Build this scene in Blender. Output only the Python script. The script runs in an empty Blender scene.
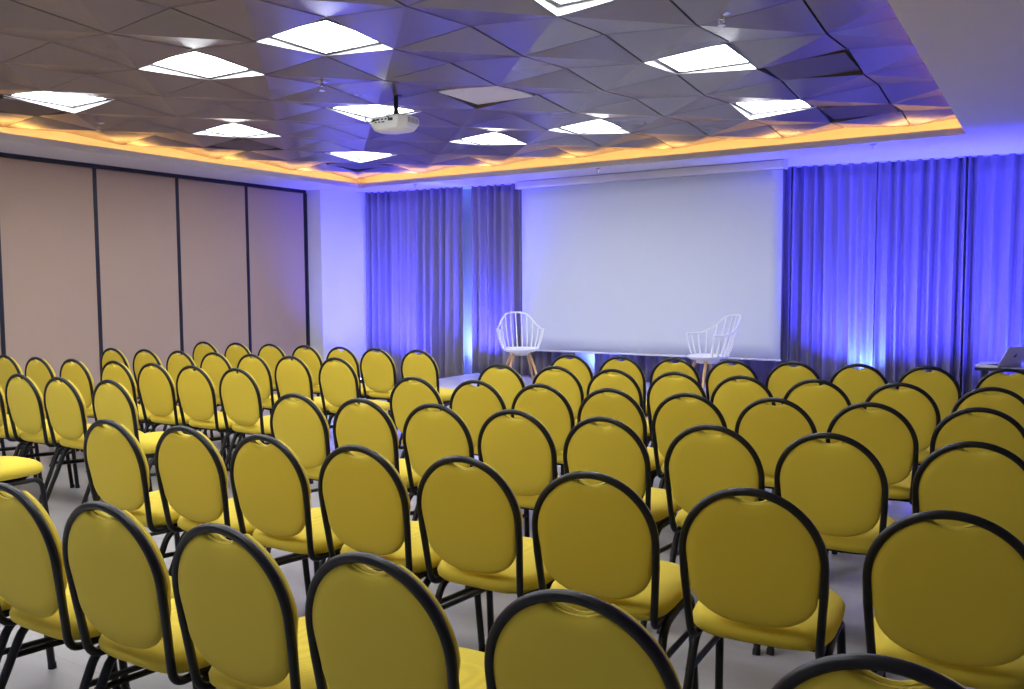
import bpy, bmesh, math, random
from mathutils import Vector, Matrix
random.seed(7)
C = bpy.context.scene.collection
PI = math.pi
H = 1.46                       # eye height of the camera above the floor
# ------------------------------------------------------------------ camera, world, exposure
def cam_axes(yaw, pitch, roll):
    f = Vector((-math.sin(yaw)*math.cos(pitch), math.cos(yaw)*math.cos(pitch), math.sin(pitch)))
    r = Vector((math.cos(yaw), math.sin(yaw), 0)); u = r.cross(f)
    return r*math.cos(roll)+u*math.sin(roll), -r*math.sin(roll)+u*math.cos(roll), f
CR, CU, CF = cam_axes(.566896, -.0683216, -.0055292)
cd = bpy.data.cameras.new('camera'); cam = bpy.data.objects.new('camera', cd); C.objects.link(cam)
cd.sensor_width = 36; cd.lens = 849.63/1024*36; cd.clip_start = .05; cd.clip_end = 60
cam.matrix_world = Matrix(((CR.x, CU.x, -CF.x, 0), (CR.y, CU.y, -CF.y, 0), (CR.z, CU.z, -CF.z, H), (0, 0, 0, 1)))
bpy.context.scene.camera = cam
W = bpy.data.worlds.new('world'); bpy.context.scene.world = W; W.use_nodes = True
W.node_tree.nodes['Background'].inputs[0].default_value = (.6, .62, .7, 1)
W.node_tree.nodes['Background'].inputs[1].default_value = .02
vs = bpy.context.scene.view_settings
vs.view_transform = 'Standard'; vs.look = 'None'; vs.gamma = 1; vs.use_curve_mapping = False
vs.exposure = 1.65
PANEL_E = 9.0                  # emission of the ceiling light panels
COVE_E = 5.5                   # emission of the amber cove strip
UP_W = 260.0                   # watts of one blue uplight
UP_COL = (.05, .045, 1.0)

# ------------------------------------------------------------------ materials
def srgb(r, g, b):
    f = lambda c: (c/255)/12.92 if c/255 <= .04045 else ((c/255+.055)/1.055)**2.4
    return (f(r), f(g), f(b), 1)
def mat(name, col, rough=.6, spec=.5, metal=0., noise=0., nscale=20., bump=0., bscale=200., coat=0.):
    m = bpy.data.materials.new(name); m.use_nodes = True
    nt = m.node_tree; b = nt.nodes['Principled BSDF']
    b.inputs['Base Color'].default_value = col; b.inputs['Roughness'].default_value = rough
    b.inputs['Specular IOR Level'].default_value = spec; b.inputs['Metallic'].default_value = metal
    b.inputs['Coat Weight'].default_value = coat
    tc = nt.nodes.new('ShaderNodeTexCoord')
    if noise:
        n = nt.nodes.new('ShaderNodeTexNoise'); n.inputs['Scale'].default_value = nscale; n.inputs['Detail'].default_value = 4
        nt.links.new(tc.outputs['Object'], n.inputs['Vector'])
        mx = nt.nodes.new('ShaderNodeMix'); mx.data_type = 'RGBA'
        mx.inputs['A'].default_value = tuple(c*(1-noise) for c in col[:3])+(1,)
        mx.inputs['B'].default_value = tuple(min(1, c*(1+noise)) for c in col[:3])+(1,)
        nt.links.new(n.outputs['Fac'], mx.inputs['Factor']); nt.links.new(mx.outputs['Result'], b.inputs['Base Color'])
    if bump:
        n2 = nt.nodes.new('ShaderNodeTexNoise'); n2.inputs['Scale'].default_value = bscale
        nt.links.new(tc.outputs['Object'], n2.inputs['Vector'])
        bp = nt.nodes.new('ShaderNodeBump'); bp.inputs['Strength'].default_value = bump; bp.inputs['Distance'].default_value = .002
        nt.links.new(n2.outputs['Fac'], bp.inputs['Height']); nt.links.new(bp.outputs['Normal'], b.inputs['Normal'])
    return m
def weave(name, col, scale=260., amt=.12):
    m = mat(name, col, .85, .25); nt = m.node_tree; b = nt.nodes['Principled BSDF']
    tc = nt.nodes.new('ShaderNodeTexCoord'); outs = []
    for d in ('X', 'Z'):
        w = nt.nodes.new('ShaderNodeTexWave'); w.wave_type = 'BANDS'; w.bands_direction = d
        w.inputs['Scale'].default_value = scale; w.inputs['Distortion'].default_value = 2.; w.inputs['Detail'].default_value = 2
        nt.links.new(tc.outputs['Object'], w.inputs['Vector']); outs.append(w)
    ad = nt.nodes.new('ShaderNodeMath'); ad.operation = 'MULTIPLY'
    nt.links.new(outs[0].outputs['Fac'], ad.inputs[0]); nt.links.new(outs[1].outputs['Fac'], ad.inputs[1])
    mx = nt.nodes.new('ShaderNodeMix'); mx.data_type = 'RGBA'
    mx.inputs['A'].default_value = tuple(c*(1-amt) for c in col[:3])+(1,); mx.inputs['B'].default_value = tuple(min(1, c*(1+amt)) for c in col[:3])+(1,)
    nt.links.new(ad.outputs[0], mx.inputs['Factor']); nt.links.new(mx.outputs['Result'], b.inputs['Base Color'])
    b.inputs['Sheen Weight'].default_value = .05
    return m
def emit(name, col, e):
    m = bpy.data.materials.new(name); m.use_nodes = True; b = m.node_tree.nodes['Principled BSDF']
    b.inputs['Base Color'].default_value = (.8, .8, .8, 1); b.inputs['Emission Color'].default_value = col; b.inputs['Emission Strength'].default_value = e
    return m
M = dict(
 yellow=weave('yellow_fabric', srgb(222, 197, 66)), black=mat('black_metal', srgb(13, 13, 17), .4, .4), rubber=mat('rubber', srgb(18, 18, 18), .8),
 tile=mat('tile_paint', srgb(110, 99, 101), .25, .85, .0, .04, 6), darkgap=mat('gap_dark', srgb(14, 12, 14), .9),
 plaster=mat('white_plaster', srgb(214, 210, 212), .75, .3, 0, .02, 3), wall=mat('white_wall', srgb(222, 222, 226), .7, .3, 0, .02, 3),
 partition=weave('partition_fabric', srgb(184, 160, 142), 90., .05), track=mat('track_dark', srgb(26, 28, 44), .45),
 screen=mat('screen_white', srgb(208, 214, 232), .9, .2, 0, .01, 2), casing=mat('casing_white', srgb(220, 220, 226), .5),
 curtain=mat('curtain_fabric', srgb(140, 134, 142), .8, .3, 0, .05, 40, .3, 300), stage=mat('stage_white', srgb(205, 203, 212), .35, .5, 0, .02, 4),
 white=mat('white_plastic', srgb(232, 234, 240), .35, .5), wood=mat('pale_wood', srgb(205, 165, 118), .5, .4, 0, .12, 30),
 frame=mat('light_frame', srgb(225, 225, 228), .5), unlit=mat('unlit_diffuser', srgb(226, 222, 228), .5), vent=mat('vent_brown', srgb(84, 74, 76), .5), rim=mat('rim_brown', srgb(100, 90, 88), .6),
 chrome=mat('chrome', srgb(210, 210, 205), .2, .5, 1.), silver=mat('laptop_silver', srgb(205, 200, 205), .4, .5), logo=mat('logo_dark', srgb(70, 68, 74), .4),
 port=mat('port_dark', srgb(20, 26, 26), .5), grille=mat('grille_grey', srgb(150, 148, 152), .6), tabletop=mat('table_top', srgb(190, 188, 200), .3), tedge=mat('table_edge', srgb(44, 42, 60), .5),
 panel=emit('panel_light', (.93, .96, 1, 1), PANEL_E), cove=emit('cove_light', (1, .50, .12, 1), COVE_E), lens=emit('uplight_lens', (.15, .25, 1, 1), 8),
 keys=mat('keys', srgb(40, 40, 44), .6), mdark=mat('dark_metal', srgb(40, 40, 50), .5))
def floor_mat():
    m = mat('floor_stone', srgb(176, 172, 174), .22, .5); nt = m.node_tree; b = nt.nodes['Principled BSDF']
    tc = nt.nodes.new('ShaderNodeTexCoord'); n = nt.nodes.new('ShaderNodeTexNoise'); n.inputs['Scale'].default_value = 1.6; n.inputs['Detail'].default_value = 6; n.inputs['Distortion'].default_value = 1.2
    mp = nt.nodes.new('ShaderNodeMapping'); mp.inputs['Scale'].default_value = (.5, 2.2, 1)
    nt.links.new(tc.outputs['Object'], mp.inputs['Vector']); nt.links.new(mp.outputs[0], n.inputs['Vector'])
    br = nt.nodes.new('ShaderNodeTexBrick'); br.offset = .5; br.inputs['Scale'].default_value = 1.; br.inputs['Brick Width'].default_value = 1.2; br.inputs['Row Height'].default_value = .6; br.inputs['Mortar Size'].default_value = .003
    br.inputs['Color1'].default_value = (1, 1, 1, 1); br.inputs['Color2'].default_value = (.96, .96, .96, 1); br.inputs['Mortar'].default_value = (.9, .9, .9, 1)
    nt.links.new(tc.outputs['Object'], br.inputs['Vector'])
    mx = nt.nodes.new('ShaderNodeMix'); mx.data_type = 'RGBA'; mx.inputs['A'].default_value = srgb(152, 149, 152); mx.inputs['B'].default_value = srgb(186, 183, 186)
    nt.links.new(n.outputs['Fac'], mx.inputs['Factor'])
    m2 = nt.nodes.new('ShaderNodeMix'); m2.data_type = 'RGBA'; m2.blend_type = 'MULTIPLY'; m2.inputs['Factor'].default_value = 1
    nt.links.new(mx.outputs['Result'], m2.inputs['A']); nt.links.new(br.outputs['Color'], m2.inputs['B']); nt.links.new(m2.outputs['Result'], b.inputs['Base Color'])
    return m
M['floor'] = floor_mat()

# ------------------------------------------------------------------ helpers
def add_box(bm, x0, x1, y0, y1, z0, z1, mtx=None):
    vs_ = [bm.verts.new(Vector((x, y, z)) if mtx is None else mtx @ Vector((x, y, z))) for x in (x0, x1) for y in (y0, y1) for z in (z0, z1)]
    for f in ((0, 1, 3, 2), (4, 6, 7, 5), (0, 4, 5, 1), (2, 3, 7, 6), (0, 2, 6, 4), (1, 5, 7, 3)):
        bm.faces.new([vs_[k] for k in f])
def add_tube(bm, pts, r, n=10, closed=False):
    pts = [Vector(p) for p in pts]; rings = []
    N = len(pts); prev = None
    rr = r if isinstance(r, (list, tuple)) else [r]*N
    for i, p in enumerate(pts):
        a = pts[i-1] if (i > 0 or closed) else p; b = pts[(i+1) % N] if (i < N-1 or closed) else p
        t = (b-a).normalized()
        if prev is None:
            ref = Vector((0, 0, 1)) if abs(t.z) < .9 else Vector((1, 0, 0)); nrm = (ref-t*ref.dot(t)).normalized()
        else:
            nrm = (prev-t*prev.dot(t)).normalized()
        prev = nrm; bi = t.cross(nrm)
        rings.append([bm.verts.new(p+(nrm*math.cos(2*PI*k/n)+bi*math.sin(2*PI*k/n))*rr[i]) for k in range(n)])
    for i in range(N if closed else N-1):
        a, b = rings[i], rings[(i+1) % N]
        for k in range(n):
            bm.faces.new((a[k], a[(k+1) % n], b[(k+1) % n], b[k]))
    if not closed:
        bm.faces.new(rings[0][::-1]); bm.faces.new(rings[-1])
def smooth_path(pts, rad=.04, n=6):
    """round the corners of a polyline"""
    pts = [Vector(p) for p in pts]; out = [pts[0]]
    for i in range(1, len(pts)-1):
        p = pts[i]; a = pts[i-1]-p; b = pts[i+1]-p
        ra = min(rad, a.length*.48, b.length*.48); A = p+a.normalized()*ra; B = p+b.normalized()*ra
        for k in range(n+1):
            t = k/n; out.append(A*(1-t)**2+p*2*t*(1-t)+B*t*t)
    out.append(pts[-1]); return out
def obj(name, bm, m, parent=None, smooth=True, bevel=0, sub=0, solid=0):
    bmesh.ops.recalc_face_normals(bm, faces=bm.faces)
    me = bpy.data.meshes.new(name); bm.to_mesh(me); bm.free()
    o = bpy.data.objects.new(name, me); C.objects.link(o); me.materials.append(m)
    if smooth:
        for p in me.polygons: p.use_smooth = True
        try: me.set_sharp_from_angle(angle=math.radians(38))
        except Exception: pass
    if solid:
        md = o.modifiers.new('solid', 'SOLIDIFY'); md.thickness = solid; md.offset = 0
    if bevel:
        md = o.modifiers.new('bevel', 'BEVEL'); md.width = bevel; md.segments = 3; md.limit_method = 'ANGLE'
    if sub:
        md = o.modifiers.new('sub', 'SUBSURF'); md.levels = sub; md.render_levels = sub
    if parent: o.parent = parent
    return o
def tag(o, label, cat, group=None):
    o['label'] = label; o['category'] = cat
    if group: o['group'] = group
    return o
def thing(name, label, cat, loc=(0, 0, 0), rz=0, group=None):
    o = bpy.data.objects.new(name, None); C.objects.link(o); o.location = loc; o.rotation_euler = (0, 0, rz)
    o.empty_display_size = .1
    return tag(o, label, cat, group)
def struct(name, bm, m, parent=None, **k):
    o = obj(name, bm, m, parent, smooth=k.pop('smooth', False), **k); o['kind'] = 'structure'; return o
def dup(root, loc, rz, label, group=None):
    r = root.copy(); C.objects.link(r); r.location = loc; r.rotation_euler = (0, 0, rz); r['label'] = label
    if group: r['group'] = group
    for ch in list(root.children):
        c = ch.copy(); C.objects.link(c); c.parent = r
        for g in ch.children:
            d = g.copy(); C.objects.link(d); d.parent = c
    return r
def NB(): return bmesh.new()

# ------------------------------------------------------------------ measures of the room (metres, floor z = 0)
ZT = 1.60+H; ZS = 1.44+H; ZL = 1.506+H          # tile plane, soffit underside, top of the lip
XW = -9.42; XR = 3.4; YB = -3.4                 # left wall, right wall, wall behind the camera
TX0, TX1, TY0, TY1 = -8.60, -.76, -1.25, 9.37   # opening of the recessed ceiling
SL = (11.07-9.85)/(8.87-.32)                    # slant of the curtain wall
def cury(x): return 9.85+(x+8.87)*SL

b = NB(); add_box(b, XW-.3, XR+.2, YB-.2, 12.4, -.1, 0); struct('floor', b, M['floor'])
b = NB(); add_box(b, XR, XR+.15, YB-.2, 12.4, 0, 3.4); struct('wall_right', b, M['wall'])
b = NB(); add_box(b, XW-.3, XR+.2, YB-.15, YB, 0, 3.4); struct('wall_back', b, M['wall'])
b = NB(); add_box(b, XW-.25, XW-.07, YB-.15, 9.13, 0, 3.4); struct('wall_left', b, M['wall'])
# white return between the partition and the curtain, and the wall behind the curtain
def prism(bm, poly, z0, z1):
    lo = [bm.verts.new((x, y, z0)) for x, y in poly]; hi = [bm.verts.new((x, y, z1)) for x, y in poly]
    bm.faces.new(lo[::-1]); bm.faces.new(hi)
    for i in range(len(poly)):
        j = (i+1) % len(poly); bm.faces.new((lo[i], lo[j], hi[j], hi[i]))
b = NB(); prism(b, [(-9.7, 9.13), (-9.40, 9.13), (-9.15, 9.14), (-8.90, 9.86), (-8.97, 10.4), (-9.7, 10.4)], 0, ZS); struct('wall_corner', b, M['wall'])
b = NB(); prism(b, [(-9.6, cury(-9.6)+.28), (XR+.1, cury(XR)+.28), (XR+.1, cury(XR)+.45), (-9.6, cury(-9.6)+.45)], 0, 3.4); struct('wall_front', b, M['wall'])

# ------------------------------------------------------------------ ceiling: folded tiles in a recess, soffit around it
T = .6218254; GX = -7.162328; GY = 4.129313
lights = {(i, j) for i in (0, 3, 5, 8) for j in (-6, -3, 0, 3, 6)} - {(5, 3)}
flat_dark = {(9, 4), (9, 7), (-1, 4), (-1, 7), (-1, 0)}
special = lights | flat_dark | {(5, 3)}
DLOW, DHI = -.026, .020
def nz(a, b_): return ZT+(DLOW if (a+b_) % 2 else DHI)
def corner(a, b_): return GX+(a-.5)*T, GY+(b_-.5)*T
bm = NB()
gx, gy = .0075, .004
for i in range(-2, 11):
    for j in range(-8, 9):
        if (i, j) in special: continue
        P = []
        for (da, db) in ((0, 0), (1, 0), (1, 1), (0, 1)):
            x, y = corner(i+da, j+db); P.append(Vector((x+(gx if da == 0 else -gx), y+(gy if db == 0 else -gy), nz(i+da, j+db))))
        up = [p+Vector((0, 0, .022)) for p in P]
        v = [bm.verts.new(p) for p in P]; w = [bm.verts.new(p) for p in up]
        if (i+j) % 2: bm.faces.new((v[0], v[1], v[2])); bm.faces.new((v[0], v[2], v[3]))     # low corners 0 and 2
        else: bm.faces.new((v[0], v[1], v[3])); bm.faces.new((v[1], v[2], v[3]))             # low corners 1 and 3
        for k in range(4): bm.faces.new((v[k], v[(k+1) % 4], w[(k+1) % 4], w[k]))
me_ceiling = obj('ceiling', bm, M['tile'], None, smooth=False); me_ceiling['kind'] = 'structure'
b = NB(); add_box(b, GX-2.5*T, GX+10.5*T, GY-8.5*T, GY+8.5*T, ZT+.055, ZT+.07); obj('backing', b, M['darkgap'], me_ceiling, smooth=False)
b = NB()
xo0, xo1, yo0, yo1 = TX0-.34, TX1+.34, TY0-.3, TY1+.36
# white slab over the cove, outer walls of the recess
add_box(b, xo0-.05, xo1+.05, yo0-.05, yo1+.05, ZT+.075, ZT+.12)
add_box(b, xo0-.05, xo0, yo0, yo1, ZS+.02, ZT+.075); add_box(b, xo1, xo1+.05, yo0, yo1, ZS+.02, ZT+.075)
add_box(b, xo0, xo1, yo0-.05, yo0, ZS+.02, ZT+.075); add_box(b, xo0, xo1, yo1, yo1+.05, ZS+.02, ZT+.075)
obj('recess', b, M['plaster'], me_ceiling, smooth=False)
b = NB()
for (x0, x1, y0, y1) in ((XW-.3, TX0-.02, YB-.2, 12.4), (TX1+.02, XR+.2, YB-.2, 12.4), (TX0-.02, TX1+.02, TY1+.02, 12.4), (TX0-.02, TX1+.02, YB-.2, TY0-.02)):
    add_box(b, x0, x1, y0, y1, ZS, ZS+.03)
for (x0, x1, y0, y1) in ((TX0-.02, TX0, TY0-.02, TY1+.02), (TX1, TX1+.02, TY0-.02, TY1+.02), (TX0, TX1, TY1, TY1+.02), (TX0, TX1, TY0-.02, TY0)):
    add_box(b, x0, x1, y0, y1, ZS, ZL)
obj('soffit', b, M['plaster'], me_ceiling, smooth=False)
# amber strips lying in the cove
for nm, (x0, x1, y0, y1) in {'along the left side': (TX0-.16, TX0-.12, TY0, TY1+.14), 'above the curtain side': (TX0-.12, TX1+.12, TY1+.12, TY1+.16), 'along the right side': (TX1+.12, TX1+.16, TY0, TY1+.14)}.items():
    b = NB(); add_box(b, x0, x1, y0, y1, ZS+.032, ZS+.045)
    tag(obj('cove_light_strip', b, M['cove'], None, smooth=False), 'amber light strip in the ceiling cove '+nm, 'light strip', 'amber cove strips')

def flat_unit(i, j, face_m, frame_m, face_name, root):
    """flat panel at the height of its high corners plus the rim that fills down to the folded neighbours"""
    x0, y0 = corner(i, j); x1, y1 = corner(i+1, j+1); zt = ZT+DHI
    root.location = (GX+i*T, GY+j*T, zt)
    o = Vector(root.location)
    lit = face_m is M['panel']
    ins_ = .05 if lit else .02; dz = .003 if lit else -.016
    b = NB(); add_box(b, x0+ins_-o.x, x1-ins_-o.x, y0+ins_-o.y, y1-ins_-o.y, dz, dz+.01)
    fo = obj(face_name, b, face_m, root, smooth=False)
    b = NB()
    cs = [(x0, y0, i, j), (x1, y0, i+1, j), (x1, y1, i+1, j+1), (x0, y1, i, j+1)]
    cx_, cy_ = (x0+x1)/2, (y0+y1)/2
    for k in range(4):
        A = cs[k]; B = cs[(k+1) % 4]
        def P(c, ins, z):
            return Vector((c[0]+(ins if c[0] < cx_ else -ins), c[1]+(ins if c[1] < cy_ else -ins), z))-o
        za, zb = nz(A[2], A[3]), nz(B[2], B[3])
        q = [P(A, .003, za-.001), P(B, .003, zb-.001), P(B, .008, zt+.001), P(A, .008, zt+.001), P(A, .003, zt+.014), P(B, .003, zt+.014)]
        v = [b.verts.new(p) for p in q]
        # outer face, slanting inner face
        b.faces.new((v[0], v[1], v[2], v[3])); b.faces.new((v[1], v[0], v[4], v[5])); b.faces.new((v[3], v[2], v[5], v[4]))
    obj('frame', b, frame_m, root, smooth=False)
    b = NB()
    for (u0, u1, w0, w1) in ((.006, .05, .006, T-.006), (T-.05, T-.006, .006, T-.006), (.05, T-.05, .006, .05), (.05, T-.05, T-.05, T-.006)):
        add_box(b, x0+u0-o.x, x0+u1-o.x, y0+w0-o.y, y0+w1-o.y, .0015 if lit else .004, .02)
    obj('inner_ring', b, M['mdark'], root, smooth=False)
    return fo
where = {(0, 0): 'cut by the left edge, nearest the partition wall', (3, 0): 'second from the left in the nearest row', (5, 0): 'third from the left, largest in the picture',
 (8, 0): 'cut by the top edge of the picture', (0, 3): 'on the left of the middle row', (3, 3): 'glowing behind the hanging projector', (8, 3): 'at the right of the middle row',
 (0, 6): 'farthest left, near the ceiling corner', (3, 6): 'second from the left in the farthest row', (5, 6): 'third from the left in the farthest row', (8, 6): 'farthest right, nearest the right cove corner'}
for (i, j) in sorted(lights):
    lab = 'square white lit ceiling panel '+where.get((i, j), 'overhead behind the camera')
    r = thing('ceiling_light', lab, 'ceiling light', group='lit square panels in the folded ceiling')
    flat_unit(i, j, M['panel'], M['frame'], 'diffuser', r)
r = thing('ceiling_light', 'unlit flat grey ceiling panel right of the projector', 'ceiling light'); flat_unit(5, 3, M['unlit'], M['rim'], 'diffuser', r)
dk = {(9, 4): 'beside the right-hand lit panel of the middle row', (9, 7): 'nearest the right corner of the cove', (-1, 4): 'near the left cove behind the middle row light', (-1, 7): 'at the far left corner of the cove', (-1, 0): 'near the left edge below the leftmost light'}
for (i, j), l in dk.items():
    r = thing('ceiling_vent', 'flat dark recessed ceiling tile '+l, 'ceiling vent', group='dark flat tiles in the folded ceiling')
    flat_unit(i, j, M['vent'], M['vent'], 'vent_plate', r)

# sprinklers
def sprinkler(x, y, z, label, s=1.):
    r = thing('sprinkler_head', label, 'sprinkler', (x, y, z), group='sprinkler heads')
    b = NB(); add_tube(b, [(0, 0, .004), (0, 0, -.004*s), (0, 0, -.008*s)], [.04*s, .04*s, .03*s], 20); obj('escutcheon', b, M['chrome'], r)
    b = NB(); add_tube(b, [(0, 0, 0), (0, 0, -.03*s)], .008*s, 10)
    for sx in (-1, 1): add_tube(b, smooth_path([(0, 0, -.018*s), (.013*sx*s, 0, -.03*s), (.010*sx*s, 0, -.045*s), (0, 0, -.052*s)], .008), .0025*s, 6)
    obj('body', b, M['chrome'], r)
    b = NB(); add_tube(b, [(0, 0, -.052*s), (0, 0, -.055*s)], .017*s, 14); obj('deflector', b, M['chrome'], r)
def gpos(i, j, k=.985): return (GX+i*T)*k, (GY+j*T)*k
for (i, j, l) in ((8.76, 1.45, 'chrome sprinkler head between the two right-hand lit panels, near the top edge'), (3.65, 1.29, 'chrome sprinkler head to the left of the projector'), (-1.19, 1.29, 'chrome sprinkler head near the left cove')):
    x, y = gpos(i, j); sprinkler(x, y, ZT-.008, l, 1.4)
for (x, y, l) in ((-7.61, 9.44, 'small sprinkler on the soffit above the left curtain'), (-4.76, 9.47, 'small sprinkler on the soffit above the screen'), (-1.62, 9.5, 'small sprinkler on the soffit above the right curtain')):
    sprinkler(x, y, ZS, l, .8)

# ------------------------------------------------------------------ movable partition on the left wall
seams = [-.79, .31, 1.41, 2.51, 3.61, 4.71, 5.81, 6.91, 8.01, 9.09]
pn = ['cut by the left edge', 'leftmost whole one', 'second whole one from the left', 'third whole one from the left', 'farthest, beside the white corner wall']
for k in range(len(seams)-1):
    y0, y1 = seams[k], seams[k+1]
    idx = k-4
    lab = 'tall beige fabric partition panel, '+(pn[idx] if idx >= 0 else 'beside the chairs out of view')
    if y1 < 3.: lab = 'tall beige fabric partition panel, out of view at left'
    r = thing('partition_panel', lab, 'partition panel', (XW, (y0+y1)/2, 0), group='beige movable partition panels')
    h = (y1-y0)/2
    b = NB(); add_box(b, -.06, -.008, -h+.018, h-.018, .03, ZS-.05); obj('fabric_face', b, M['partition'], r, smooth=False)
    b = NB()
    add_box(b, -.06, 0, -h+.001, -h+.022, .02, ZS-.045); add_box(b, -.06, 0, h-.022, h-.001, .02, ZS-.045); add_box(b, -.06, 0, -h+.022, h-.022, .005, .03)
    obj('frame', b, M['track'], r, smooth=False)
b = NB(); add_box(b, XW-.06, XW+.012, -1, 9.11, ZS-.045, ZS); struct('trim_1', b, M['track'])
b = NB(); add_box(b, XW-.06, XW+.012, 9.09, 9.125, 0, ZS-.045); struct('trim_2', b, M['track'])

# ------------------------------------------------------------------ curtains
def curtain(xa, xb, seed, label, off=0.):
    rnd = random.Random(seed); b = NB()
    root_x = (xa+xb)/2; ry = cury(root_x)
    d = Vector((1, SL, 0)).normalized(); n = Vector((SL, -1, 0)).normalized()
    L = (Vector((xb, cury(xb), 0))-Vector((xa, cury(xa), 0))).length
    folds = []; s = 0
    while s < L:
        w = rnd.uniform(.10, .18); folds.append((s, w, rnd.uniform(.5, 1.25), rnd.uniform(-.5, .5))); s += w
    sc = L/s; folds = [(a*sc, w*sc, k, q) for a, w, k, q in folds]
    rows = 15; cols = []
    per = 10
    for (a, w, k, q) in folds:
        for m_ in range(per): cols.append((a+w*m_/per, m_/per, k, q, w))
    cols.append((L, 0., 1, 0, .1))
    grid = []
    ztop = ZS-.002; zb = .2 if xb > -7.2 and xa < -.7 else .012
    zb = .2 if (xa+xb)/2 > -7.3 and (xa+xb)/2 < -.7 else .012
    for r_ in range(rows+1):
        t = r_/rows; z = ztop+(zb-ztop)*t; line = []
        for (s_, ph, k, q, w) in cols:
            amp = (.040+.026*t)*k
            sh = q*.05*t*t*math.sin(2*PI*ph)                  # folds wander towards the hem
            dep = amp*math.cos(2*PI*ph)+.010*math.cos(4*PI*ph+q)*k*t+.012*math.sin(s_*5+seed)*t
            drift = .03*t*math.sin(s_*3.1+seed*2)
            ss = min(max(s_+sh*w*3+drift*(s_/L)*(1-s_/L)*4, 0), L)
            p = Vector((xa, cury(xa), 0))+d*ss+n*(dep+off)
            line.append(b.verts.new((p.x-root_x, p.y-ry, z)))
        grid.append(line)
    for r_ in range(rows):
        for c in range(len(cols)-1): b.faces.new((grid[r_][c], grid[r_][c+1], grid[r_+1][c+1], grid[r_+1][c]))
    o = obj('curtain', b, M['curtain'], None, solid=.003); o.location = (root_x, ry, 0)
    for p in o.data.polygons: p.use_smooth = True
    tag(o, label, 'curtain', 'grey pleated curtains on the stage wall')
curtain(-8.87, -7.76, 1, 'grey pleated curtain at the left corner beside the white wall')
curtain(-7.74, -7.22, 2, 'narrow grey pleated curtain, second from the left corner', .015)
curtain(-7.09, -5.52, 3, 'grey pleated curtain behind the left white armchair and screen edge')
curtain(-5.25, -4.2, 4, 'pleated curtain mostly hidden behind the left half of the screen', .01)
curtain(-4.18, -2.75, 5, 'pleated curtain mostly hidden behind the right half of the screen')
curtain(-2.73, -1.80, 6, 'blue-lit pleated curtain immediately right of the screen', .01)
curtain(-1.79, -.885, 7, 'wide blue-lit pleated curtain right of the bright vertical glow')
curtain(-.86, 1.0, 8, 'blue-lit pleated curtain behind the laptop at the right edge', .01)
b = NB(); 
prism(b, [(-8.87, cury(-8.87)-.02), (XR-.05, cury(XR-.05)-.02), (XR-.05, cury(XR-.05)+.02), (-8.87, cury(-8.87)+.02)], ZS-.012, ZS); struct('trim_3', b, M['plaster'])

# ------------------------------------------------------------------ stage
b = NB(); prism(b, [(-7.2, 8.55), (-.87, 8.55), (-.87, cury(-.87)-.0), (-7.2, cury(-7.2)-.0)], 0, .18)
o = obj('stage', b, M['stage'], None, smooth=False, bevel=.006); tag(o, 'low white stage platform under the screen and armchairs', 'stage')

# ------------------------------------------------------------------ projection screen
r = thing('projection_screen', 'large white pull-down projection screen hanging in front of the curtains', 'screen', (-4.45, 10.05, ZS-.006))
b = NB(); add_box(b, -1.81, 1.785, -.07, .06, -.095, -.001); obj('housing', b, M['casing'], r, smooth=True, bevel=.008)
b = NB()
zb = H-.885-ZS
for k in range(25):
    pass
gr = []
for a in range(25):
    x = -1.775+3.55*a/24; col = []
    for c in range(13):
        z = -.09+(zb+.02+.09)*c/12
        col.append(b.verts.new((x, .004*math.sin(a*.5)*c/12, z)))
    gr.append(col)
for a in range(24):
    for c in range(12): b.faces.new((gr[a][c], gr[a+1][c], gr[a+1][c+1], gr[a][c+1]))
obj('fabric', b, M['screen'], r, solid=.002)
b = NB(); add_tube(b, [(-1.78, 0, zb+.01), (1.78, 0, zb+.01)], .013, 12); obj('bottom_bar', b, M['casing'], r)
for sx in (-1.8355, 1.7855):
    b = NB(); add_box(b, sx, sx+.025, -.074, .064, -.1, -.001); obj('end_cap', b, M['casing'], r, smooth=False)

# ------------------------------------------------------------------ blue uplights on the floor by the curtain
def uplight(x, y, z, label, aim, power=1., size=75, col=UP_COL):
    r = thing('uplight', label, 'uplight', (x, y, z), group='blue uplights along the curtain')
    b = NB(); add_tube(b, [(0, 0, .03), (0, 0, .05), (0, 0, .13), (0, 0, .15)], [.045, .07, .07, .075], 20); obj('housing', b, M['black'], r)
    b = NB(); add_tube(b, [(0, 0, .1515), (0, 0, .155)], .06, 20); obj('lens', b, M['lens'], r)
    b = NB(); add_tube(b, smooth_path([(-.08, 0, .1), (-.08, 0, .008), (.08, 0, .008), (.08, 0, .1)], .02), .007, 8); obj('bracket', b, M['black'], r)
    ld = bpy.data.lights.new('uplight_beam', 'SPOT'); ld.energy = UP_W*power; ld.color = col; ld.spot_size = math.radians(size); ld.spot_blend = 1.; ld.shadow_soft_size = .05
    lo = bpy.data.objects.new('uplight_beam', ld); C.objects.link(lo); lo.parent = r; lo.location = (0, 0, .18)
    lo.rotation_euler = Vector(aim).to_track_quat('-Z', 'Y').to_euler()
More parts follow.
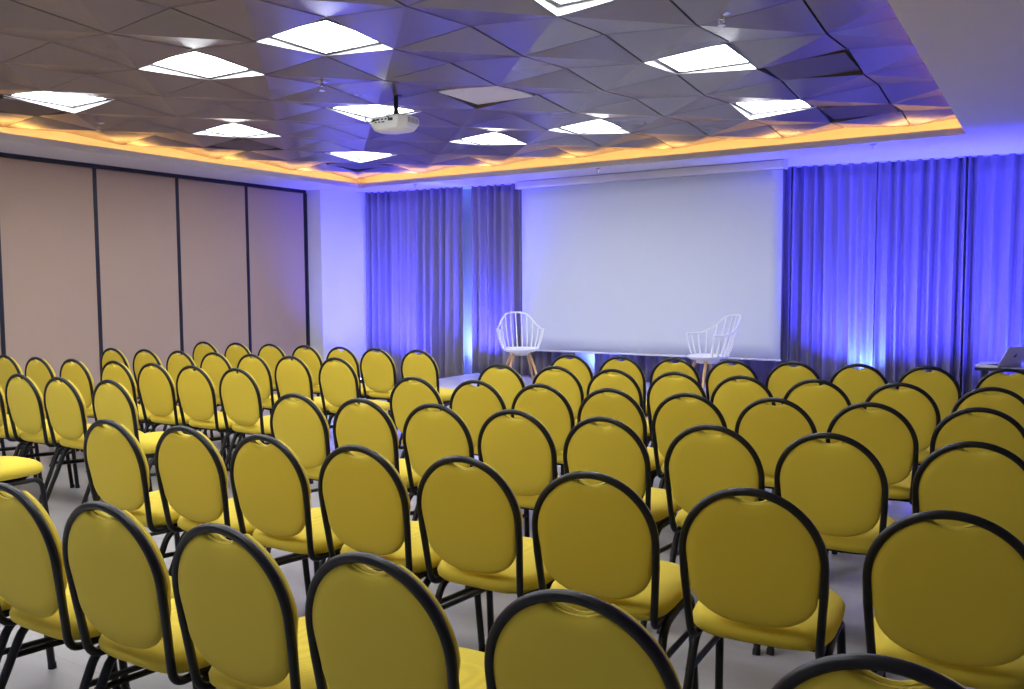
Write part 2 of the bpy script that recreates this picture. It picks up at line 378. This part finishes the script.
for (x, y, z, l, aim, pw, sz) in (
    (-8.35, 9.0, 0, 'in the left corner by the white wall', (-.15, .45, 1), .48, 115),
    (-7.98, 9.22, 0, 'on the floor left of the stage', (.08, .5, 1), .8, 115),
    (-6.56, 9.75, .18, 'on the stage left of the armchair', (-.35, .4, 1), .6, 100),
    (-4.9, 10.18, .18, 'behind the left half of the screen', (0, .1, 1), .5, 80),
    (-3.5, 10.3, .18, 'behind the right half of the screen', (0, .1, 1), .6, 80),
    (-2.2, 10.15, .18, 'at the right edge of the screen', (.15, .4, 1), .65, 115),
    (-1.3, 10.1, .18, 'at the right end of the stage', (0, .5, 1), .75, 115),
    (-.3, 10.2, 0, 'on the floor behind the laptop table', (0, .5, 1), .8, 115),
    (.8, 10.3, 0, 'beyond the right edge of the picture', (0, .5, 1), .8, 115)):
    uplight(x, y, z, 'blue uplight '+l, aim, pw, sz)
for (x, l, pw) in ((-7.0, 'behind the curtain gap left of the armchair', .7), (-5.2, 'behind the curtain gap under the screen', .25)):
    uplight(x, cury(x)+.17, .0, 'blue uplight '+l, (-.12, 0, 1), pw, 120, (.11, .19, 1.))
for (x, z, l, pw) in ((-1.86, .18, 'close against the curtain right of the screen', .15), (-.05, 0, 'close against the curtain by the laptop', .22)):
    uplight(x, cury(x)-.24, z, 'blue uplight '+l, (0, .5, 1), pw, 110, (.10, .20, 1.))
# ------------------------------------------------------------------ projector
PX, PY = GX+3.98*T, GY+2.33*T
r = thing('projector', 'white ceiling projector hanging from a short black pole', 'projector', (PX, PY, ZT), math.radians(4)); r.scale = (.93, .93, .95)
b = NB(); add_tube(b, [(0, 0, .03), (0, 0, -.17)], .022, 14); add_tube(b, [(0, 0, .02), (0, 0, -.012)], .05, 18); obj('pole', b, M['black'], r)
b = NB()
for sx in (-.035, .035): add_tube(b, [(sx*.4, 0, -.13), (sx, 0, -.175), (sx*1.6, 0, -.2)], .008, 8)
add_box(b, -.08, .08, -.05, .05, -.203, -.192); obj('mounting_bracket', b, M['grille'], r, smooth=False)
b = NB()
rings = []
def ring(w, d, z, ch):
    x, y = w/2, d/2
    return [b.verts.new((px, py-.02, z)) for px, py in ((-x+ch, -y), (x-ch, -y), (x, -y+ch), (x, y-ch), (x-ch, y), (-x+ch, y), (-x, y-ch), (-x, -y+ch))]
for (w, d, z, ch) in ((.37, .27, -.20, .05), (.40, .30, -.215, .06), (.40, .30, -.27, .06), (.36, .27, -.31, .07), (.30, .22, -.322, .07)): rings.append(ring(w, d, z, ch))
for a, c in zip(rings, rings[1:]):
    for k in range(8): b.faces.new((a[k], a[(k+1) % 8], c[(k+1) % 8], c[k]))
b.faces.new(rings[0][::-1]); b.faces.new(rings[-1])
body = obj('body', b, M['white'], r, bevel=.006)
b = NB()
for k, (x, w, z, h) in enumerate(((-.12, .03, -.235, .014), (-.075, .03, -.235, .014), (-.03, .02, -.235, .012), (.01, .02, -.235, .012), (.06, .05, -.24, .025), (-.10, .02, -.258, .01), (-.06, .02, -.258, .01), (-.02, .03, -.258, .01))):
    add_box(b, x-w/2, x+w/2, -.1725, -.168, z-h/2, z+h/2)
obj('port', b, M['port'], r, smooth=False)
b = NB()
for k in range(8): add_box(b, .1985, .2025, -.10+.02*k, -.092+.02*k, -.265, -.22)
obj('side_vent', b, M['grille'], r, smooth=False)
b = NB(); add_tube(b, smooth_path([(-.075, -.172, -.235), (-.10, -.25, -.27), (-.16, -.24, -.25), (-.185, -.21, -.16), (-.17, -.2, -.13)], .06), .005, 8)
add_tube(b, smooth_path([(0, -.022, -.14), (.03, -.06, -.18), (.02, -.19, -.20), (.05, -.172, -.235)], .05), .005, 8)
obj('cable', b, M['black'], r)
b = NB(); add_tube(b, [(-.09, .13, -.265), (-.09, .152, -.265)], .04, 20); obj('projector_lens', b, M['port'], r)

# ------------------------------------------------------------------ the banquet chair
def back_pt(x, s, fwd=0.):
    """point in the reclined plane of the back; s = height measured to the top at .90"""
    z = s; y = -.205-(z-.45)*.145
    return Vector((x, y+fwd, z))
R_, r_ = .1968, .012
ZC = .90-r_-R_
def arch(rad, zc, n=28): return [(rad*math.cos(PI*k/n), zc+rad*math.sin(PI*k/n)) for k in range(n+1)]
def outline(rad, side_bot, bot, notch, nd, nb=22):
    pts = []
    for (x, z) in arch(rad, ZC, 44):
        if notch and abs(x) < notch: z -= nd*(math.cos(PI*x/notch)*.5+.5)**.5
        pts.append((x, z))
    # down the left side, around the bottom, up the right side
    wb = rad-.012
    for t in (.33, .66): pts.append((-rad+.012*t, ZC+(side_bot-ZC)*t))
    for k in range(nb+1):
        a = PI+PI*k/nb
        c = math.cos(a); s_ = math.sin(a)
        pts.append((wb*math.copysign(abs(c)**.86, c), side_bot+(side_bot-bot)*(-abs(s_)**.95)))
    for t in (.66, .33): pts.append((rad-.012*t, ZC+(side_bot-ZC)*t))
    return pts
def pad(pts, layers, cz):
    """closed cushion out of scaled copies of an outline: layers = (inset metres, forward offset)"""
    b = NB(); rings = []
    for ins, fw in layers:
        ring = []
        for (x, z) in pts:
            d = math.hypot(x, z-cz); k = max(0, (d-ins)/d)
            ring.append(b.verts.new(back_pt(x*k, cz+(z-cz)*k, fw)))
        rings.append(ring)
    n = len(pts)
    for a, c in zip(rings, rings[1:]):
        for k in range(n): b.faces.new((a[k], a[(k+1) % n], c[(k+1) % n], c[k]))
    for rg, fw in ((rings[0], layers[0][1]), (rings[-1], layers[-1][1])):
        c = b.verts.new(back_pt(0, cz, fw))
        for k in range(n): b.faces.new((rg[k], rg[(k+1) % n], c))
    return b
def make_chair(label):
    t = thing('banquet_chair', label, 'chair', group='yellow banquet chairs set out in rows')
    # black tube arching round the back and turning forward under the seat
    pts = smooth_path([Vector((.165, .12, .414)), back_pt(.180, .414), back_pt(.1955, .62)], .045)
    a = [back_pt(x, z) for x, z in arch(R_, ZC, 36)]
    left = [Vector((-p.x, p.y, p.z)) for p in reversed(pts)]
    b = NB(); add_tube(b, pts+a+left, r_, 12); obj('back_frame', b, M['black'], t)
    # rear panel set inside the tube
    b = pad(outline(R_-.005, .605, .487, .068, .031), [(.11, -.0105), (.04, -.0095), (.012, -.0078), (.003, -.004), (.0, .0), (.0, .006)], .70); obj('back_panel', b, M['yellow'], t)
    # front cushion, as wide as the frame
    b = pad(outline(R_+.007, .64, .525, .068, .040), [(.03, .006), (.004, .009), (0, .016), (.003, .026), (.012, .034), (.04, .041), (.11, .045)], .70); obj('back_cushion', b, M['yellow'], t)
    # seat cushion
    b = NB(); rings = []; n = 48
    def seat_pt(a, ins):
        c, s = math.cos(a), math.sin(a)
        e = .42
        x = math.copysign(abs(c)**e, c); y = math.copysign(abs(s)**(e+.08), s)
        w = .203+.012*(y*.5+.5)
        return (w-ins)*x, .02+(.222-ins)*y
    for ins, z in ((.05, .424), (.012, .427), (0, .440), (-.002, .456), (.006, .474), (.022, .487), (.06, .496), (.12, .501)):
        rings.append([b.verts.new((*seat_pt(2*PI*k/n, ins), z+(.006*math.cos(math.pi*seat_pt(2*PI*k/n, ins)[0]/.4) if z > .47 else 0))) for k in range(n)])
    for p, q in zip(rings, rings[1:]):
        for k in range(n): b.faces.new((p[k], p[(k+1) % n], q[(k+1) % n], q[k]))
    b.faces.new(rings[0][::-1]); c = b.verts.new((0, .02, .509))
    for k in range(n): b.faces.new((rings[-1][k], rings[-1][(k+1) % n], c))
    obj('seat', b, M['yellow'], t)
    # black pan under the cushion
    b = NB(); rings = []
    for ins, z in ((.075, .402), (.062, .405), (.06, .428)): rings.append([b.verts.new((*seat_pt(2*PI*k/n, ins), z)) for k in range(n)])
    for p, q in zip(rings, rings[1:]):
        for k in range(n): b.faces.new((p[k], p[(k+1) % n], q[(k+1) % n], q[k]))
    b.faces.new(rings[0][::-1]); b.faces.new(rings[-1]); obj('seat_pan', b, M['black'], t)
    for sx in (-1, 1):
        fr = smooth_path([(sx*.188, .03, .398), (sx*.192, .195, .398), (sx*.203, .232, .0)], .055)
        b = NB(); add_tube(b, fr, .0138, 10); lg = obj('leg', b, M['black'], t)
        b = NB(); add_tube(b, [(sx*.203, .2318, .022), (sx*.2035, .233, 0)], .0155, 10); obj('rubber_foot', b, M['rubber'], lg)
        re = smooth_path([(sx*.188, .03, .398), (sx*.190, -.12, .398), (sx*.201, -.30, .0)], .055)
        b = NB(); add_tube(b, re, .0138, 10); lg = obj('leg', b, M['black'], t)
        b = NB(); add_tube(b, [(sx*.200, -.2905, .022), (sx*.201, -.30, 0)], .0155, 10); obj('rubber_foot', b, M['rubber'], lg)
        b = NB(); add_tube(b, [(sx*.195, .208, .27), (sx*.195, -.175, .30)], .0105, 8); obj('stretcher', b, M['black'], t)
    b = NB(); add_tube(b, [(-.185, .1, .406), (.185, .1, .406)], .009, 8); add_tube(b, [(-.185, -.1, .406), (.185, -.1, .406)], .009, 8); obj('cross_bar', b, M['black'], t)
    return t
TOPY = -.205-.45*.145-.0
rows = dict(
L1=[(-7.54, 5.79, 1.8), (-7.087, 5.837, 1.6), (-6.627, 5.875, 1.6), (-6.165, 5.901, 1.3), (-5.703, 5.913, 1.1), (-5.259, 5.912, 1.7), (-4.795, 5.948, 1.4)],
L2=[(-7.533, 4.745, 1.4), (-7.091, 4.793, 1.8), (-6.646, 4.83, 0.6), (-6.201, 4.86, 1.8), (-5.758, 4.895, 1.8), (-5.314, 4.924, 1.8), (-4.856, 4.979, 1.8)],
L3=[(-7.557, 3.774, 1.8), (-7.101, 3.801, 1.7), (-6.644, 3.841, 1.9), (-6.173, 3.902, 1.4), (-5.724, 3.926, 1.7), (-5.28, 3.942, 1.3), (-4.823, 3.965, 0.9)],
L4=[(-6.68, 2.93, 1.5), (-6.237, 2.955, 1.5), (-5.794, 2.981, 1.2), (-5.351, 3.0, 1.5), (-4.911, 3.066, 1.3)],
R1=[(-3.356, 6.146, 1.8), (-2.914, 6.187, 1.8), (-2.473, 6.229, 1.8), (-2.034, 6.283, 1.7), (-1.594, 6.346, 1.8), (-1.152, 6.394, 1.8), (-0.71, 6.436, 1.8), (-0.229, 6.5, 1.8)],
R2=[(-3.391, 5.148, 1.8), (-2.949, 5.198, 1.8), (-2.507, 5.206, 1.7), (-2.064, 5.222, 1.8), (-1.621, 5.206, 1.7), (-1.177, 5.221, 1.7), (-0.72, 5.262, 1.8), (-0.259, 5.283, 1.8)],
R3=[(-3.369, 4.134, 2.1), (-2.928, 4.18, 1.4), (-2.485, 4.196, 1.8), (-2.043, 4.202, 2.0), (-1.6, 4.221, 1.6), (-1.157, 4.254, 0.6), (-0.717, 4.311, 1.4), (-0.26, 4.381, 1.8)],
R4=[(-3.389, 3.162, 1.8), (-2.947, 3.192, 2.1), (-2.507, 3.227, 2.0), (-2.067, 3.249, 2.4), (-1.619, 3.266, 0.6), (-1.148, 3.296, 1.9), (-0.701, 3.338, 1.9), (-0.213, 3.416, 1.6)],
R5=[(-3.421, 2.119, 1.1), (-2.986, 2.176, 2.1), (-2.545, 2.203, 1.3), (-2.08, 2.226, 1.4), (-1.64, 2.262, 2.0), (-1.167, 2.269, 6.1), (-0.692, 2.309, 4.7), (-0.192, 2.33, 3.4)],
R6=[(-2.998, 1.235, 1.5), (-2.551, 1.255, 1.5), (-2.104, 1.276, 2.1), (-1.659, 1.3, 1.0), (-1.205, 1.317, 0.7), (-0.73, 1.348, 2.2), (-0.191, 1.352, 1.8)],
L5=[(-4.94, 2.08, 2)])
ORD = ['first', 'second', 'third', 'fourth', 'fifth', 'sixth', 'seventh', 'eighth']
RN = {'1': 'front row', '2': 'second row', '3': 'third row', '4': 'fourth row', '5': 'fifth row', '6': 'nearest row'}
proto = None
for key in ('R6', 'R5', 'R4', 'R3', 'R2', 'R1', 'L5', 'L4', 'L3', 'L2', 'L1'):
    v = rows[key]; n = len(v)
    for i, (x, y, th) in enumerate(v):
        th = math.radians(th)
        # put the top of the back at (x, y)
        ox = x+math.sin(th)*TOPY; oy = y-math.cos(th)*TOPY
        if key == 'L5': lab = 'yellow chair at the left edge showing only its seat and front leg'
        elif key == 'R6': lab = 'yellow chair with black tube frame, %s from the right in the nearest row' % ORD[n-1-i]
        elif key[0] == 'R': lab = 'yellow round-backed chair, %s from the aisle in the %s of the right block' % (ORD[i], RN[key[1]])
        else: lab = 'yellow round-backed chair, %s from the aisle in the %s of the left block' % (ORD[n-1-i], RN[key[1]])
        if proto is None: proto = make_chair(lab); proto.location = (ox, oy, 0); proto.rotation_euler = (0, 0, th)
        else: dup(proto, (ox, oy, 0), th, lab)

# ------------------------------------------------------------------ white slatted armchairs on the stage
def armchair(loc, rz, label):
    """faces +y of its own frame"""
    t = thing('armchair', label, 'armchair', loc, rz, 'white slatted armchairs on the stage')
    sh = .455
    # seat shell: dished round plate
    b = NB(); n = 40; rings = []
    for rr, z in ((.02, sh-.012), (.12, sh-.010), (.19, sh), (.225, sh+.018), (.235, sh+.035), (.228, sh+.038), (.18, sh+.016), (.10, sh+.004), (.02, sh+.002)):
        rings.append([b.verts.new((rr*1.03*math.cos(2*PI*k/n), rr*math.sin(2*PI*k/n), z-.012*max(0, math.sin(2*PI*k/n))*(rr/.235)**2)) for k in range(n)])
    for p, q in zip(rings, rings[1:]):
        for k in range(n): b.faces.new((p[k], p[(k+1) % n], q[(k+1) % n], q[k]))
    b.faces.new(rings[0][::-1]); b.faces.new(rings[-1]); obj('seat', b, M['white'], t)
    b = NB(); add_tube(b, [(0, 0, sh-.05), (0, 0, sh-.008)], .13, 24); obj('seat_base', b, M['white'], t)
    # top rail: rises from the front of the arms to the crown of the back
    def rail(u):          # u in -1..1, 0 = centre of the back
        a = -PI/2+u*PI*.62
        t_ = min(1, max(0, (.70-abs(u))/.48)); st = t_*t_*(3-2*t_)
        crown = .05*math.cos(min(1, abs(u)/.5)*PI/2)
        h = .25+.16*st+crown
        rad = .296-.035*st
        return Vector((rad*math.cos(a), rad*math.sin(a)-.11*st, sh+.02+h))
    N = 40; b = NB(); add_tube(b, [rail(-1+2*k/N) for k in range(N+1)], .012, 10); obj('top_rail', b, M['white'], t)
    ns = 15
    for k in range(ns):
        u = -1+2*k/(ns-1); p1 = rail(u); a = -PI/2+u*PI*.62
        p0 = Vector((.222*math.cos(a), .215*math.sin(a), sh+.026)); mid = p0*.5+p1*.5+Vector((math.cos(a)*.02, math.sin(a)*.02, -.01))
        pts = [p0*(1-s)**2+mid*2*s*(1-s)+p1*s*s for s in [q/7 for q in range(8)]]
        b = NB(); add_tube(b, pts, [.010-.003*q/7 for q in range(8)], 8); obj('slat', b, M['white'], t)
    for sx in (-1, 1):
        for sy in (-1, 1):
            b = NB(); add_tube(b, [(sx*.10, sy*.09, sh-.03), (sx*.155, sy*.15, sh-.2), (sx*.215, sy*.215, 0)], [.019, .017, .011], 12); obj('leg', b, M['wood'], t)
    return t
# left chair faces the seats, right chair faces it
def face(v): return math.atan2(v.y, v.x)-PI/2
armchair((-5.70, 9.15, .186), face(CR*.15-CF*.98), 'white slatted armchair with wooden legs at the left edge of the screen')
armchair((-3.25, 9.2, .186), face(-CR*.95-CF*.34), 'white slatted armchair seen from its side before the lower right screen')

# ------------------------------------------------------------------ laptop on its table
r = thing('side_table', 'small table with a pale top at the right edge holding the laptop', 'table', (-.15, 8.55, 0), 0)
b = NB(); prism(b, [(-.40, -.28), (.62, -.28), (.62, .33), (-.40, .33)], .744, .75); obj('tabletop', b, M['tabletop'], r, smooth=False, bevel=.004)
b = NB(); prism(b, [(-.40, -.28), (.62, -.28), (.62, .33), (-.40, .33)], .718, .7435); obj('apron', b, M['tedge'], r, smooth=False)
for (x, y) in ((-.34, -.22), (.56, -.22), (.56, .27), (-.34, .27)):
    b = NB(); add_tube(b, [(x, y, .718), (x, y, 0)], .018, 10); obj('leg', b, M['mdark'], r)
out = (CR*.45-CF*.9); out.z = 0; out.normalize()
ang = math.atan2(out.y, out.x)+PI/2            # local -y points out towards the seats
r = thing('laptop', 'open silver laptop on the table at the right edge, lid towards the seats', 'laptop', (-.12-.21*CR.x, 8.50-.21*CR.y, .7505), ang)
b = NB(); add_box(b, -.155, .155, 0, .215, 0, .014); obj('base', b, M['silver'], r, smooth=False, bevel=.003)
b = NB()
for k in range(12):
    for l in range(5): add_box(b, -.14+k*.0235, -.12+k*.0235, .03+l*.019, .046+l*.019, .0142, .0158)
o = obj('keyboard', b, M['keys'], r, smooth=False)
tilt = Matrix.Translation((0, .004, .014)) @ Matrix.Rotation(math.radians(30), 4, 'X')
b = NB(); add_box(b, -.155, .155, -.004, .003, 0, .19, tilt); lid = obj('lid', b, M['silver'], r, smooth=False, bevel=.002)
b = NB(); add_box(b, -.146, .146, .0031, .004, .01, .182, tilt); obj('display', b, M['port'], lid, smooth=False)
b = NB()                                       # fruit emblem: round body with a bite, and a leaf
pts = []
for k in range(40):
    a = 2*PI*k/40; rad = .0175*(1-.10*abs(math.cos(a))**8)*(1-.13*math.exp(-((a-PI/2)/.28)**2))
    x, z = rad*math.cos(a), rad*math.sin(a)*1.02
    dx, dz = x+.0215, z-.002; dd = math.hypot(dx, dz)      # bite (on the viewer's right)
    if dd < .0085: x, z = -.0215+dx/dd*.0085, .002+dz/dd*.0085
    pts.append((x, z))
f1 = [b.verts.new(tilt @ Vector((x, -.0046, .098+z))) for x, z in pts]; f2 = [b.verts.new(tilt @ Vector((x, -.004, .098+z))) for x, z in pts]
b.faces.new(f1); b.faces.new(f2[::-1])
for k in range(40): b.faces.new((f1[k], f1[(k+1) % 40], f2[(k+1) % 40], f2[k]))
lf = [(-.001, .019), (-.002, .024), (-.007, .0275), (-.0065, .022)]
g1 = [b.verts.new(tilt @ Vector((x, -.0046, .098+z))) for x, z in lf]; b.faces.new(g1)
obj('emblem', b, M['logo'], lid, smooth=False)
